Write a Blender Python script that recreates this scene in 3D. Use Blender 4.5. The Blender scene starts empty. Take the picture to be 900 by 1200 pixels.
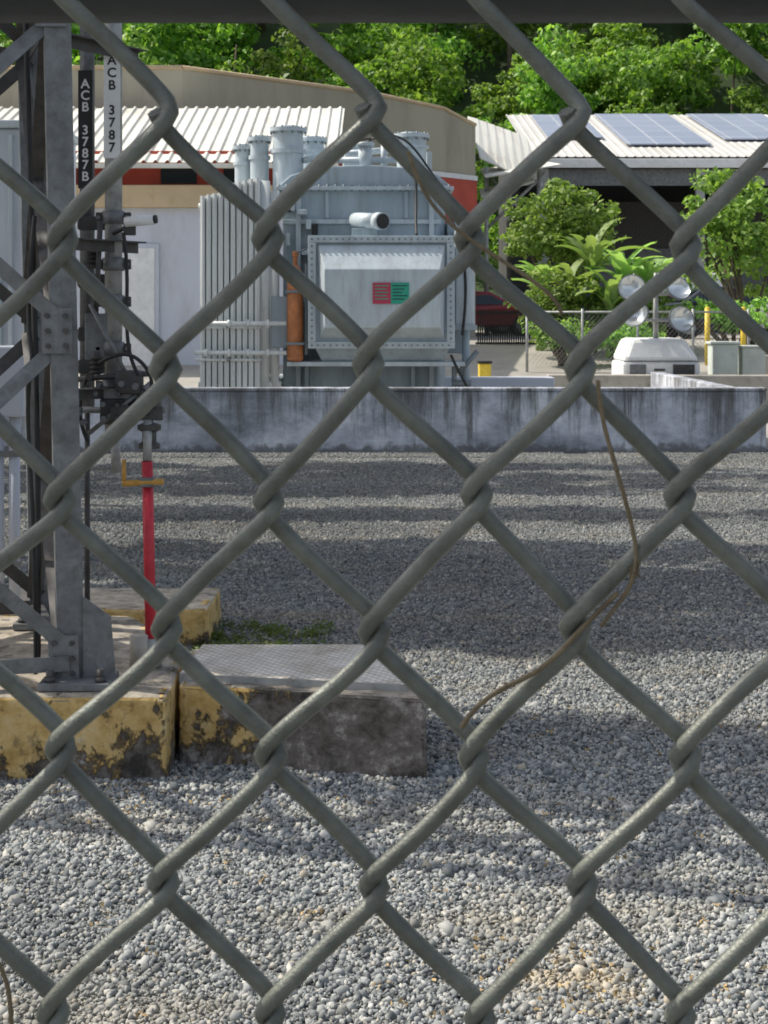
import bpy, math, random, bmesh
import numpy as np
from mathutils import Vector, Matrix
random.seed(4); rng=np.random.default_rng(4)
D=bpy.data; scene=bpy.context.scene; COL=scene.collection

# ------------------------------------------------------------ materials
def newmat(name):
    m=D.materials.new(name); m.use_nodes=True
    return m,m.node_tree.nodes,m.node_tree.links,m.node_tree.nodes['Principled BSDF']
def ramp(N,stops,interp='LINEAR'):
    r=N.new('ShaderNodeValToRGB'); r.color_ramp.interpolation=interp
    e=r.color_ramp.elements
    while len(e)<len(stops): e.new(0.5)
    for i,(p,c) in enumerate(stops):
        e[i].position=p; e[i].color=(c[0],c[1],c[2],1) if hasattr(c,'__len__') else (c,c,c,1)
    return r
def noise(N,L,scale,detail=3,rough=.6,vec=None,stretch=None):
    t=N.new('ShaderNodeTexNoise'); t.inputs['Scale'].default_value=scale
    t.inputs['Detail'].default_value=detail; t.inputs['Roughness'].default_value=rough
    g=N.new('ShaderNodeNewGeometry'); src=g.outputs['Position']
    if stretch:
        mp=N.new('ShaderNodeMapping'); mp.inputs['Scale'].default_value=stretch
        L.new(src,mp.inputs['Vector']); src=mp.outputs['Vector']
    L.new(src,t.inputs['Vector'])
    return t
def mixc(N,L,fac,a,b,mode='MIX'):
    m=N.new('ShaderNodeMix'); m.data_type='RGBA'; m.blend_type=mode
    for sock,v in ((m.inputs[0],fac),(m.inputs[6],a),(m.inputs[7],b)):
        if isinstance(v,(int,float)): sock.default_value=v
        elif isinstance(v,tuple): sock.default_value=(v[0],v[1],v[2],1)
        else: L.new(v,sock)
    return m.outputs[2]
def bump(N,L,b,h,strength=.3,dist=.01):
    n=N.new('ShaderNodeBump'); n.inputs['Strength'].default_value=strength; n.inputs['Distance'].default_value=dist
    L.new(h,n.inputs['Height']); L.new(n.outputs['Normal'],b.inputs['Normal'])
def mat(name,c,rough=.6,metal=0,scale=4,var=.25,dirt=None,dirtamt=.4,stretch=None,bmp=0.1,bscale=60):
    m,N,L,b=newmat(name)
    n=noise(N,L,scale,stretch=stretch)
    r=ramp(N,[(.3,tuple(x*(1-var) for x in c)),(.7,tuple(min(1,x*(1+var*.5)) for x in c))])
    L.new(n.outputs['Fac'],r.inputs['Fac']); out=r.outputs['Color']
    if dirt:
        n2=noise(N,L,scale*2.3,5,.7,stretch=stretch)
        r2=ramp(N,[(.5,0),(.72,dirtamt)]); L.new(n2.outputs['Fac'],r2.inputs['Fac'])
        out=mixc(N,L,r2.outputs['Color'],out,dirt)
    L.new(out,b.inputs['Base Color'])
    b.inputs['Roughness'].default_value=rough; b.inputs['Metallic'].default_value=metal
    if bmp:
        n3=noise(N,L,bscale,2); bump(N,L,b,n3.outputs['Fac'],bmp,.01)
    return m
def leafmat(name,c1,c2,c3,trans=.35):
    m,N,L,b=newmat(name)
    g=N.new('ShaderNodeNewGeometry')
    r=ramp(N,[(0,c1),(.5,c2),(1,c3)]); L.new(g.outputs['Random Per Island'],r.inputs['Fac'])
    oi=N.new('ShaderNodeObjectInfo')
    hs=N.new('ShaderNodeHueSaturation'); L.new(r.outputs['Color'],hs.inputs['Color'])
    mr=N.new('ShaderNodeMapRange'); mr.inputs[3].default_value=.7; mr.inputs[4].default_value=1.35
    L.new(oi.outputs['Random'],mr.inputs[0]); L.new(mr.outputs[0],hs.inputs['Value'])
    mr2=N.new('ShaderNodeMapRange'); mr2.inputs[3].default_value=.482; mr2.inputs[4].default_value=.515
    L.new(oi.outputs['Random'],mr2.inputs[0]); L.new(mr2.outputs[0],hs.inputs['Hue'])
    L.new(hs.outputs['Color'],b.inputs['Base Color']); b.inputs['Roughness'].default_value=.55
    t=N.new('ShaderNodeBsdfTranslucent'); 
    tc=mixc(N,L,1.0,hs.outputs['Color'],(1.5,1.6,.8),'MULTIPLY'); L.new(tc,t.inputs['Color'])
    mx=N.new('ShaderNodeMixShader'); mx.inputs[0].default_value=trans
    L.new(b.outputs[0],mx.inputs[1]); L.new(t.outputs[0],mx.inputs[2])
    L.new(mx.outputs[0],N['Material Output'].inputs['Surface'])
    return m

M={}
M['wire']=mat('fence_wire',(.15,.16,.135),.45,.15,60,.35,(.075,.065,.045),.5,bmp=.15,bscale=900)
M['rail']=mat('rail_dark',(.05,.055,.055),.5,.3,20,.3)  # near-black colour paints in the rail's backlit look
M['steel']=mat('galv_steel',(.2,.21,.215),.55,.3,12,.35,(.08,.07,.055),.5,bmp=.1,bscale=150)
M['steel_d']=mat('dark_steel',(.08,.08,.08),.6,.3,14,.4,(.12,.06,.03),.5,bmp=.1,bscale=150)
M['pipe']=mat('pipe_gray',(.38,.39,.38),.5,.2,10,.25,(.12,.1,.09),.5,bmp=.05,bscale=150)
M['red']=mat('red_paint',(.62,.03,.05),.45,0,10,.3,(.2,.02,.02),.4)
M['orange']=mat('orange_brown',(.55,.2,.07),.45,0,6,.3,(.2,.08,.03),.5)
M['yellow']=mat('yellow_paint',(.8,.58,.06),.5,0,8,.2)
M['handle']=mat('handle_paint',(.6,.32,.06),.5,0,20,.3)
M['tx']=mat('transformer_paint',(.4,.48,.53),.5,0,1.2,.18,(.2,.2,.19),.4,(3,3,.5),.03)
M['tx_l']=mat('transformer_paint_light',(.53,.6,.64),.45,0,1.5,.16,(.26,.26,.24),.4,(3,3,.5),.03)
M['tx_d']=mat('transformer_paint_dark',(.2,.24,.26),.5,0,1.5,.2)  # darker blue-gray tone for bolts, ribs and small fittings
M['rad']=mat('radiator_paint',(.76,.79,.78),.5,0,2,.16,(.36,.33,.29),.35,(5,5,.4),.02)
M['black']=mat('black_rubber',(.02,.02,.02),.6,0,10,.3)
M['white']=mat('white_paint',(.8,.81,.8),.45,0,5,.12,(.45,.43,.38),.3)
M['sign_r']=mat('sign_red',(.5,.05,.1),.4,0,8,.1,bmp=0)
M['sign_g']=mat('sign_green',(.03,.38,.26),.4,0,8,.1,bmp=0)
M['annex']=mat('annex_wall',(.58,.61,.68),.8,0,.5,.12,(.3,.3,.3),.4,(1,1,.3),.05)
M['tan']=mat('tan_wall',(.42,.39,.3),.85,0,.3,.15,(.22,.2,.16),.5,(1,1,.25),.05)
M['fascia']=mat('fascia_tan',(.62,.48,.3),.8,0,1,.15,(.35,.25,.15),.4)
M['redband']=mat('red_band',(.5,.08,.05),.7,0,1,.2,(.25,.06,.03),.4)
M['roof']=mat('white_roof',(.72,.71,.64),.55,.0,.8,.14,(.4,.34,.26),.5,(1,.3,.3),.02)
M['roof2']=mat('gray_roof',(.58,.57,.53),.5,0,.5,.15,(.38,.32,.25),.5,(1,.3,.3),.02)
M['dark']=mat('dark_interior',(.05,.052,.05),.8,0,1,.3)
M['glass']=mat('dark_glass',(.03,.04,.05),.08,0,1,.1,bmp=0)
M['carw']=mat('car_white',(.7,.72,.74),.25,0,1,.05,bmp=0)
M['cars']=mat('car_silver',(.3,.32,.34),.25,.5,1,.05,bmp=0)
M['card']=mat('car_dark',(.05,.055,.07),.2,.2,1,.05,bmp=0)
M['carr']=mat('car_red',(.28,.03,.035),.25,0,1,.05,bmp=0)
M['util']=mat('utility_green_gray',(.55,.6,.55),.6,0,2,.15,(.3,.28,.22),.4)
M['kerb']=mat('concrete_gray',(.42,.39,.34),.9,0,2,.2,(.16,.15,.12),.6,bmp=.3,bscale=30)
M['bark']=mat('bark',(.13,.1,.075),.9,0,3,.4,(.05,.04,.03),.5,bmp=.6,bscale=20)
M['vine']=mat('dry_vine',(.17,.13,.075),.8,0,80,.4,bmp=.3,bscale=400)
M['litter']=mat('leaf_litter',(.42,.3,.14),.8,0,30,.5)
M['lamp']=mat('lamp_reflector',(.75,.78,.78),.18,.6,2,.1,bmp=0)
M['leaf_far']=leafmat('leaf_forest',(.07,.15,.025),(.17,.32,.05),(.33,.47,.1),.38)
M['leaf_sh']=leafmat('leaf_shrub',(.12,.23,.05),(.22,.37,.08),(.36,.5,.14),.38)
M['leaf_dk']=leafmat('leaf_dark',(.04,.1,.02),(.09,.18,.03),(.16,.26,.06),.25)
M['banana']=leafmat('leaf_banana',(.22,.36,.12),(.3,.45,.15),(.4,.53,.22),.35)
M['grass']=leafmat('grass_blade',(.06,.13,.02),(.12,.2,.03),(.2,.22,.06),.3)

def gravelcol(N,L,island=True):
    g=N.new('ShaderNodeNewGeometry')
    if island: f=g.outputs['Random Per Island']
    else:
        v=N.new('ShaderNodeTexVoronoi'); v.inputs['Scale'].default_value=60
        L.new(g.outputs['Position'],v.inputs['Vector'])
        sp=N.new('ShaderNodeSeparateColor'); L.new(v.outputs['Color'],sp.inputs[0]); f=sp.outputs[0]
    r=ramp(N,[(0,(.10,.112,.115)),(.35,(.215,.23,.23)),(.65,(.32,.333,.327)),(.9,(.43,.435,.415)),(.965,(.38,.33,.25)),(1,(.6,.59,.55))])
    L.new(f,r.inputs['Fac'])
    n=noise(N,L,1.1,4,.7,stretch=(.6,1.4,1)); r2=ramp(N,[(.5,0),(.7,.42)]); L.new(n.outputs['Fac'],r2.inputs['Fac'])
    c=mixc(N,L,r2.outputs['Color'],r.outputs['Color'],(.4,.345,.25))
    vd=N.new('ShaderNodeVectorMath'); vd.operation='DISTANCE'; L.new(g.outputs['Position'],vd.inputs[0]); vd.inputs[1].default_value=(.52,4.62,0)
    md=N.new('ShaderNodeMapRange'); md.inputs[1].default_value=.05; md.inputs[2].default_value=.45; md.inputs[3].default_value=.3; md.inputs[4].default_value=0; L.new(vd.outputs['Value'],md.inputs[0])
    n5=noise(N,L,9,4,.7); ad=N.new('ShaderNodeMath'); ad.operation='ADD'; L.new(n5.outputs['Fac'],ad.inputs[0]); L.new(md.outputs[0],ad.inputs[1])
    r5=ramp(N,[(.68,0),(.88,.6)]); L.new(ad.outputs[0],r5.inputs['Fac'])
    c=mixc(N,L,r5.outputs['Color'],c,(.5,.41,.27))
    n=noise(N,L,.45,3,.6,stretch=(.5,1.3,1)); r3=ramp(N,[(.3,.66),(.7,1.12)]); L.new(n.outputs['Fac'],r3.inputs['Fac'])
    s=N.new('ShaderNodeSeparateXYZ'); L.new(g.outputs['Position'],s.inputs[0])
    my=N.new('ShaderNodeMapRange'); my.inputs[1].default_value=6; my.inputs[2].default_value=11; my.inputs[3].default_value=1.1; my.inputs[4].default_value=.7; L.new(s.outputs['Y'],my.inputs[0])  # stone colour darkened with depth to paint in the shaded mid-yard
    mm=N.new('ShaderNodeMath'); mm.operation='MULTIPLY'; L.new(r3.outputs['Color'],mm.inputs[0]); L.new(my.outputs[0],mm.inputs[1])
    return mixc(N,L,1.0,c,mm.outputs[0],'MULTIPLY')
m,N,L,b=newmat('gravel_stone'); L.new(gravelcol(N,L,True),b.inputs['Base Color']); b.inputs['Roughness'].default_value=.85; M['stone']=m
m,N,L,b=newmat('ground_mat')
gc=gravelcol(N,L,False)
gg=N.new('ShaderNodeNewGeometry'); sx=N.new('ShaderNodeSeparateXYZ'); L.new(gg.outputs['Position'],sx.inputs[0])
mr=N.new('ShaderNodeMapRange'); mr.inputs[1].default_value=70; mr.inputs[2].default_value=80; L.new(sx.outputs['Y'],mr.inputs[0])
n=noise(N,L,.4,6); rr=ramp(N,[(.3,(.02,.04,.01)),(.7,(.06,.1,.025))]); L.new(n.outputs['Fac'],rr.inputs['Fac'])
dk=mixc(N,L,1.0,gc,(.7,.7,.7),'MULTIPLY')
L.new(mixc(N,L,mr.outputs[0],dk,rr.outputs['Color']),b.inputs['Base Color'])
b.inputs['Roughness'].default_value=.9
vv=N.new('ShaderNodeTexVoronoi'); vv.inputs['Scale'].default_value=60; L.new(gg.outputs['Position'],vv.inputs['Vector'])
bump(N,L,b,vv.outputs['Distance'],.8,.02); M['ground']=m
M['pave']=mat('pavement_mat',(.36,.34,.3),.9,0,.6,.2,(.18,.17,.15),.5,bmp=.2,bscale=25)
m,N,L,b=newmat('stained_wall')
n=noise(N,L,.9,7,.72,stretch=(1,1,1.6)); r=ramp(N,[(.3,(.16,.175,.2)),(.45,(.38,.4,.45)),(.54,(.56,.59,.66)),(.66,(.8,.82,.86))]); L.new(n.outputs['Fac'],r.inputs['Fac'])
n2=noise(N,L,2.6,8,.8,stretch=(1.6,1,.13)); 
g=N.new('ShaderNodeNewGeometry'); s=N.new('ShaderNodeSeparateXYZ'); L.new(g.outputs['Position'],s.inputs[0])
mz=N.new('ShaderNodeMapRange'); mz.inputs[1].default_value=.1; mz.inputs[2].default_value=.8; mz.inputs[3].default_value=-.09; mz.inputs[4].default_value=.05; L.new(s.outputs['Z'],mz.inputs[0])
a=N.new('ShaderNodeMath'); a.operation='ADD'; L.new(n2.outputs['Fac'],a.inputs[0]); L.new(mz.outputs[0],a.inputs[1])
r2=ramp(N,[(.47,0),(.62,.95)]); L.new(a.outputs[0],r2.inputs['Fac'])
c=mixc(N,L,r2.outputs['Color'],r.outputs['Color'],(.12,.12,.115))
nb=noise(N,L,6,6); mb=N.new('ShaderNodeMapRange'); mb.inputs[1].default_value=0; mb.inputs[2].default_value=.22; mb.inputs[3].default_value=.25; mb.inputs[4].default_value=-.25; L.new(s.outputs['Z'],mb.inputs[0])
a=N.new('ShaderNodeMath'); a.operation='ADD'; L.new(nb.outputs['Fac'],a.inputs[0]); L.new(mb.outputs[0],a.inputs[1])
rb=ramp(N,[(.5,0),(.65,.75)]); L.new(a.outputs[0],rb.inputs['Fac']); c=mixc(N,L,rb.outputs['Color'],c,(.13,.12,.11))
L.new(c,b.inputs['Base Color']); b.inputs['Roughness'].default_value=.85
n3=noise(N,L,20); bump(N,L,b,n3.outputs['Fac'],.3,.02); M['wall']=m
def blockmat(name,x_from,x_to,amt=.03):
    m,N,L,b=newmat(name)
    n=noise(N,L,6,9,.75); r=ramp(N,[(.38,(.045,.04,.035)),(.48,(.15,.13,.11)),(.56,(.23,.2,.18)),(.6,(.4,.37,.33)),(.68,(.54,.51,.47))]); L.new(n.outputs['Fac'],r.inputs['Fac'])
    ny=noise(N,L,4.2,9,.75,stretch=(1,1,.8))
    g=N.new('ShaderNodeNewGeometry'); s=N.new('ShaderNodeSeparateXYZ'); L.new(g.outputs['Position'],s.inputs[0])
    mr=N.new('ShaderNodeMapRange'); mr.inputs[1].default_value=x_from; mr.inputs[2].default_value=x_to
    mr.inputs[3].default_value=amt; mr.inputs[4].default_value=-.55; L.new(s.outputs['X'],mr.inputs[0])
    mz=N.new('ShaderNodeMapRange'); mz.inputs[1].default_value=0; mz.inputs[2].default_value=.16; mz.inputs[3].default_value=-.1; mz.inputs[4].default_value=.03
    L.new(s.outputs['Z'],mz.inputs[0])
    a=N.new('ShaderNodeMath'); a.operation='ADD'; L.new(ny.outputs['Fac'],a.inputs[0]); L.new(mr.outputs[0],a.inputs[1])
    a2=N.new('ShaderNodeMath'); a2.operation='ADD'; L.new(a.outputs[0],a2.inputs[0]); L.new(mz.outputs[0],a2.inputs[1])
    rf=ramp(N,[(.475,0),(.52,1)]); L.new(a2.outputs[0],rf.inputs['Fac'])
    nn=noise(N,L,14,5); ry=ramp(N,[(.3,(.47,.29,.09)),(.5,(.7,.48,.18)),(.66,(.78,.58,.28)),(.8,(.72,.64,.5))]); L.new(nn.outputs['Fac'],ry.inputs['Fac'])
    sn=N.new('ShaderNodeSeparateXYZ'); L.new(g.outputs['Normal'],sn.inputs[0])
    rt=ramp(N,[(.6,0),(.9,1)]); L.new(sn.outputs['Z'],rt.inputs['Fac'])
    nt=noise(N,L,9,8,.75); rtc=ramp(N,[(.3,(.15,.13,.1)),(.5,(.4,.35,.28)),(.62,(.52,.46,.38)),(.75,(.62,.47,.22))]); L.new(nt.outputs['Fac'],rtc.inputs['Fac'])
    c=mixc(N,L,rf.outputs['Color'],r.outputs['Color'],ry.outputs['Color'])
    nm=noise(N,L,5.5,8,.75,stretch=(1,1,.6)); rm=ramp(N,[(.54,0),(.66,.8)]); L.new(nm.outputs['Fac'],rm.inputs['Fac'])
    c=mixc(N,L,rm.outputs['Color'],c,(.055,.05,.04))
    c=mixc(N,L,rt.outputs['Color'],c,rtc.outputs['Color'])
    L.new(c,b.inputs['Base Color']); b.inputs['Roughness'].default_value=.85
    h=N.new('ShaderNodeMath'); h.operation='ADD'; L.new(rf.outputs['Color'],h.inputs[0]); L.new(n.outputs['Fac'],h.inputs[1])
    bump(N,L,b,h.outputs[0],1.0,.03); return m
M['block1']=blockmat('peeling_yellow',20,30,.05)
M['block2']=blockmat('peeling_yellow_gray',-.6,.2,.07)
m,N,L,b=newmat('checker_plate')
g=N.new('ShaderNodeNewGeometry')
hs=[]
for ang in (45,-45):
    mp=N.new('ShaderNodeMapping'); mp.inputs['Rotation'].default_value=(0,0,math.radians(ang+8)); mp.inputs['Scale'].default_value=(1,1,0)
    L.new(g.outputs['Position'],mp.inputs['Vector'])
    w=N.new('ShaderNodeTexWave'); w.inputs['Scale'].default_value=9; L.new(mp.outputs['Vector'],w.inputs['Vector'])
    hs.append(w.outputs['Fac'])
mx=N.new('ShaderNodeMath'); mx.operation='MULTIPLY'; L.new(hs[0],mx.inputs[0]); L.new(hs[1],mx.inputs[1])
n=noise(N,L,5,8,.75); r=ramp(N,[(.3,(.34,.28,.22)),(.45,(.6,.53,.45)),(.62,(.8,.76,.69))]); L.new(n.outputs['Fac'],r.inputs['Fac'])
rk=ramp(N,[(.2,.7),(.7,1.15)]); L.new(mx.outputs[0],rk.inputs['Fac'])
L.new(mixc(N,L,1.0,r.outputs['Color'],rk.outputs['Color'],'MULTIPLY'),b.inputs['Base Color'])
b.inputs['Roughness'].default_value=.6; b.inputs['Metallic'].default_value=.1; bump(N,L,b,mx.outputs[0],.6,.006); M['plate']=m
m,N,L,b=newmat('solar_panel')
br=N.new('ShaderNodeTexBrick'); br.offset=0; br.inputs['Color1'].default_value=(.24,.28,.38,1); br.inputs['Color2'].default_value=(.28,.32,.42,1)  # cell colours lightened to hold the sky's reflection
br.inputs['Mortar'].default_value=(.5,.52,.55,1); br.inputs['Scale'].default_value=1; br.inputs['Mortar Size'].default_value=.03
br.inputs['Brick Width'].default_value=1.0; br.inputs['Row Height'].default_value=1.7
g=N.new('ShaderNodeNewGeometry'); L.new(g.outputs['Position'],br.inputs['Vector']); L.new(br.outputs['Color'],b.inputs['Base Color'])
b.inputs['Roughness'].default_value=.35; M['solar']=m

# ------------------------------------------------------------ geometry helpers
def root(name,loc=(0,0,0)):
    e=D.objects.new(name,None); e.empty_display_size=.3; e.location=loc; COL.objects.link(e); return e
def finish(o,p):
    COL.objects.link(o)
    if p is not None:
        o.parent=p; o.matrix_parent_inverse=Matrix.Translation(-Vector(p.location))
    return o
def mesh(name,v,f,mt,p=None,smooth=False,bevel=0):
    me=D.meshes.new(name); me.from_pydata([tuple(x) for x in v],[],f); me.update()
    if mt: me.materials.append(mt)
    if smooth:
        for q in me.polygons: q.use_smooth=True
    o=D.objects.new(name,me)
    if bevel:
        b=o.modifiers.new('b','BEVEL'); b.width=bevel; b.segments=2
    return finish(o,p)
def npmesh(name,V,F,mt,p=None,smooth=False):
    me=D.meshes.new(name); nv=len(V); nf,k=F.shape
    me.vertices.add(nv); me.vertices.foreach_set('co',V.astype(np.float32).ravel())
    me.loops.add(nf*k); me.loops.foreach_set('vertex_index',F.astype(np.int32).ravel())
    me.polygons.add(nf); me.polygons.foreach_set('loop_start',np.arange(0,nf*k,k,dtype=np.int32))
    me.polygons.foreach_set('loop_total',np.full(nf,k,dtype=np.int32))
    me.update(calc_edges=True)
    if smooth: me.polygons.foreach_set('use_smooth',np.ones(nf,dtype=bool))
    if mt: me.materials.append(mt)
    o=D.objects.new(name,me); return finish(o,p)
def prism(name,pts,z0,z1,mt,p=None,bevel=0):
    n=len(pts); v=[(x,y,z0) for x,y in pts]+[(x,y,z1) for x,y in pts]
    f=[tuple(range(n))[::-1],tuple(range(n,2*n))]+[(i,(i+1)%n,n+(i+1)%n,n+i) for i in range(n)]
    return mesh(name,v,f,mt,p,bevel=bevel)
def box(name,x0,x1,y0,y1,z0,z1,mt,p=None,bevel=0):
    return prism(name,[(x0,y0),(x1,y0),(x1,y1),(x0,y1)],z0,z1,mt,p,bevel)
ctex=D.textures.new('concrete_wear','CLOUDS'); ctex.noise_scale=.09; ctex.noise_depth=3
def rough_concrete(o,st=.016,lv=5):
    s=o.modifiers.new('sub','SUBSURF'); s.subdivision_type='SIMPLE'; s.levels=lv; s.render_levels=lv
    d=o.modifiers.new('wear','DISPLACE'); d.texture=ctex; d.strength=st; d.mid_level=.6; d.texture_coords='LOCAL'
    for q in o.data.polygons: q.use_smooth=True
    return o
def cyl(name,a,b_,r,mt,p=None,seg=16,r2=None):
    a=Vector(a);b_=Vector(b_); r2=r if r2 is None else r2
    d=(b_-a).normalized(); u=d.orthogonal().normalized(); w=d.cross(u)
    v=[];
    for c,rr in ((a,r),(b_,r2)):
        for i in range(seg):
            t=2*math.pi*i/seg; v.append(c+u*math.cos(t)*rr+w*math.sin(t)*rr)
    f=[tuple(range(seg))[::-1],tuple(range(seg,2*seg))]+[(i,(i+1)%seg,seg+(i+1)%seg,seg+i) for i in range(seg)]
    o=mesh(name,v,f,mt,p)
    for q in o.data.polygons: q.use_smooth=len(q.vertices)==4
    return o
def lathe(name,prof,c,mt,p=None,seg=24):
    v=[];f=[]
    for r,z in prof:
        for i in range(seg):
            t=2*math.pi*i/seg; v.append((c[0]+r*math.cos(t),c[1]+r*math.sin(t),c[2]+z))
    for k in range(len(prof)-1):
        for i in range(seg): f.append((k*seg+i,k*seg+(i+1)%seg,(k+1)*seg+(i+1)%seg,(k+1)*seg+i))
    f.append(tuple(range(seg))[::-1]); f.append(tuple(range((len(prof)-1)*seg,len(prof)*seg)))
    o=mesh(name,v,f,mt,p,smooth=True)
    o.data.polygons[-1].use_smooth=False
    m_=o.modifiers.new('e','EDGE_SPLIT'); m_.split_angle=math.radians(35)
    return o
def tube(name,paths,r,mt,p=None,res=2,bez=False):
    cu=D.curves.new(name,'CURVE'); cu.dimensions='3D'; cu.bevel_depth=r; cu.bevel_resolution=res; cu.use_fill_caps=True
    for pts in paths:
        if bez:
            s=cu.splines.new('NURBS'); s.points.add(len(pts)-1); s.order_u=min(4,len(pts)); s.use_endpoint_u=True
        else:
            s=cu.splines.new('POLY'); s.points.add(len(pts)-1)
        a=np.ones((len(pts),4)); a[:,:3]=np.array(pts); s.points.foreach_set('co',a.ravel())
        s.use_smooth=True
    cu.materials.append(mt); o=D.objects.new(name,cu); return finish(o,p)
def angle(name,a,b_,w,mt,p=None,side=(0,-1,0),t=.01):
    a=Vector(a);b_=Vector(b_); d=(b_-a).normalized(); s=Vector(side); s=(s-d*s.dot(d)).normalized(); u=d.cross(s).normalized()
    prof=[(0,0),(w,0),(w,t),(t,t),(t,w),(0,w)]
    v=[]
    for c in (a,b_):
        for x,y in prof: v.append(c+u*(x-w/2)-s*y)
    n=6; f=[tuple(range(n)),tuple(range(n,2*n))[::-1]]+[(i,n+i,n+(i+1)%n,(i+1)%n) for i in range(n)]
    return mesh(name,v,f,mt,p)
def leaves(name,blobs,per,size,mt,p=None,elong=1.7,droop=0.0,flat=.75):
    B=np.array(blobs); n=len(B)*per
    C=np.repeat(B[:,:3],per,0); R=np.repeat(B[:,3],per)
    d=rng.normal(size=(n,3)); d/=np.linalg.norm(d,axis=1)[:,None]
    rad=R*rng.uniform(.35,1,n)**.6
    P=C+d*rad[:,None]*np.array([1,1,flat])
    nr=d*.6+rng.normal(size=(n,3))*.6+np.array([0,0,.5]); nr/=np.linalg.norm(nr,axis=1)[:,None]
    t=rng.normal(size=(n,3)); t[:,2]-=droop; t-=nr*(t*nr).sum(1)[:,None]; t/=np.linalg.norm(t,axis=1)[:,None]
    s=np.cross(nr,t); L_=(size*rng.uniform(.6,1.4,n))[:,None]; W_=L_/elong
    V=np.stack([P-t*L_*.5,P+s*W_*.5+nr*L_*.06,P+t*L_*.5-nr*L_*.1,P-s*W_*.5+nr*L_*.06],1).reshape(-1,3)
    F=np.arange(n*4).reshape(-1,4)
    return npmesh(name,V,F,mt,p)
def blobs_in(c,rad,n,br,shell=.45):
    out=[]
    for _ in range(n):
        d=rng.normal(size=3); d/=np.linalg.norm(d); k=rng.uniform(shell,1)
        out.append((c[0]+d[0]*rad[0]*k,c[1]+d[1]*rad[1]*k,c[2]+d[2]*rad[2]*k,br*rng.uniform(.6,1.3)))
    return out
def limb(name,pts,r0,r1,mt,p):
    n=len(pts)
    for i in range(n-1):
        ra=r0+(r1-r0)*i/(n-1); rb=r0+(r1-r0)*(i+1)/(n-1)
        cyl(name,pts[i],pts[i+1],ra,mt,p,8,rb)

# ------------------------------------------------------------ terrain
def ss(a,b_,x):
    t=min(1,max(0,(x-a)/(b_-a))); return t*t*(3-2*t)
def H(x,y): return 1.15*ss(30,44,y)+36*ss(76,150,y)+(1.5*math.sin(x*.07)+1.2*math.sin(y*.09+x*.03))*ss(85,110,y)
xs=[-400,-200,-100]+list(range(-60,61,5))+[100,200,400]
ys=[-200,-60,-20,-5,0,5,10,15,20,25]+[30+i for i in range(0,16)]+list(range(50,160,5))+[180,220,300,500]
v=[(x,y,H(x,y)) for y in ys for x in xs]; nx=len(xs)
f=[(j*nx+i,j*nx+i+1,(j+1)*nx+i+1,(j+1)*nx+i) for j in range(len(ys)-1) for i in range(nx-1)]
mesh('ground',v,f,M['ground'],smooth=True)
ys2=[22.9,25]+[30+i for i in range(0,16)]+[50,60,70,75]
xs2=[-60,-30,0,30,60]
v=[(x,y,H(0,y)+.006) for y in ys2 for x in xs2]
f=[(j*5+i,j*5+i+1,(j+1)*5+i+1,(j+1)*5+i) for j in range(len(ys2)-1) for i in range(4)]
mesh('pavement',v,f,M['pave'],smooth=True)

# ------------------------------------------------------------ gravel
bm=bmesh.new(); bmesh.ops.create_icosphere(bm,subdivisions=1,radius=1); 
tv=np.array([v_.co[:] for v_ in bm.verts]); tf=np.array([[q.index for q in fa.verts] for fa in bm.faces]); bm.free()
def patch(n):
    k=len(tv); V=np.repeat(tv[None],n,0)*(1+rng.uniform(-.45,.45,(n,k,1)))
    V=V*(rng.lognormal(0,.34,(n,1,1))*.0070)*rng.uniform(.55,1.4,(n,1,3))
    q=rng.normal(size=(n,4)); q/=np.linalg.norm(q,axis=1)[:,None]; w,x,y,z=q.T
    R=np.stack([1-2*(y*y+z*z),2*(x*y-z*w),2*(x*z+y*w),2*(x*y+z*w),1-2*(x*x+z*z),2*(y*z-x*w),2*(x*z-y*w),2*(y*z+x*w),1-2*(x*x+y*y)],1).reshape(n,3,3)
    V=np.einsum('nij,nkj->nki',R,V)
    C=np.stack([rng.uniform(-.5,.5,n),rng.uniform(-.5,.5,n),rng.uniform(.0,.008,n)],1)
    V=(V+C[:,None]).reshape(-1,3)
    F=(tf[None]+(np.arange(n)*k)[:,None,None]).reshape(-1,3)
    return V,F
gr=root('gravel')
pms=[]
for i in range(3):
    V,F=patch(6600); o=npmesh('gravel_patch',V,F,M['stone'],gr); pms.append(o.data); D.objects.remove(o)
for Y in range(3,23):
    hw=int(.25*Y+2.0)
    for X in range(-hw,hw+1):
        o=D.objects.new('gravel_patch',random.choice(pms)); o.location=(X,Y,0); o.rotation_euler=(0,0,math.pi/2*random.randint(0,3))
        if Y==22: o.scale=(1,.7,1)
        finish(o,gr)
fl=root('fallen_leaves',(0,5,0))
bl=[(rng.uniform(-2,2),rng.uniform(3.7,9.5),.016,.03) for _ in range(130)]+[(rng.normal(.5,.22),rng.normal(4.6,.15),.014,.05) for _ in range(60)]+[(rng.normal(-.9,.3),rng.normal(6.35,.1),.014,.04) for _ in range(40)]
leaves('litter',bl,4,.018,M['litter'],fl,2.0,flat=.12)

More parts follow.
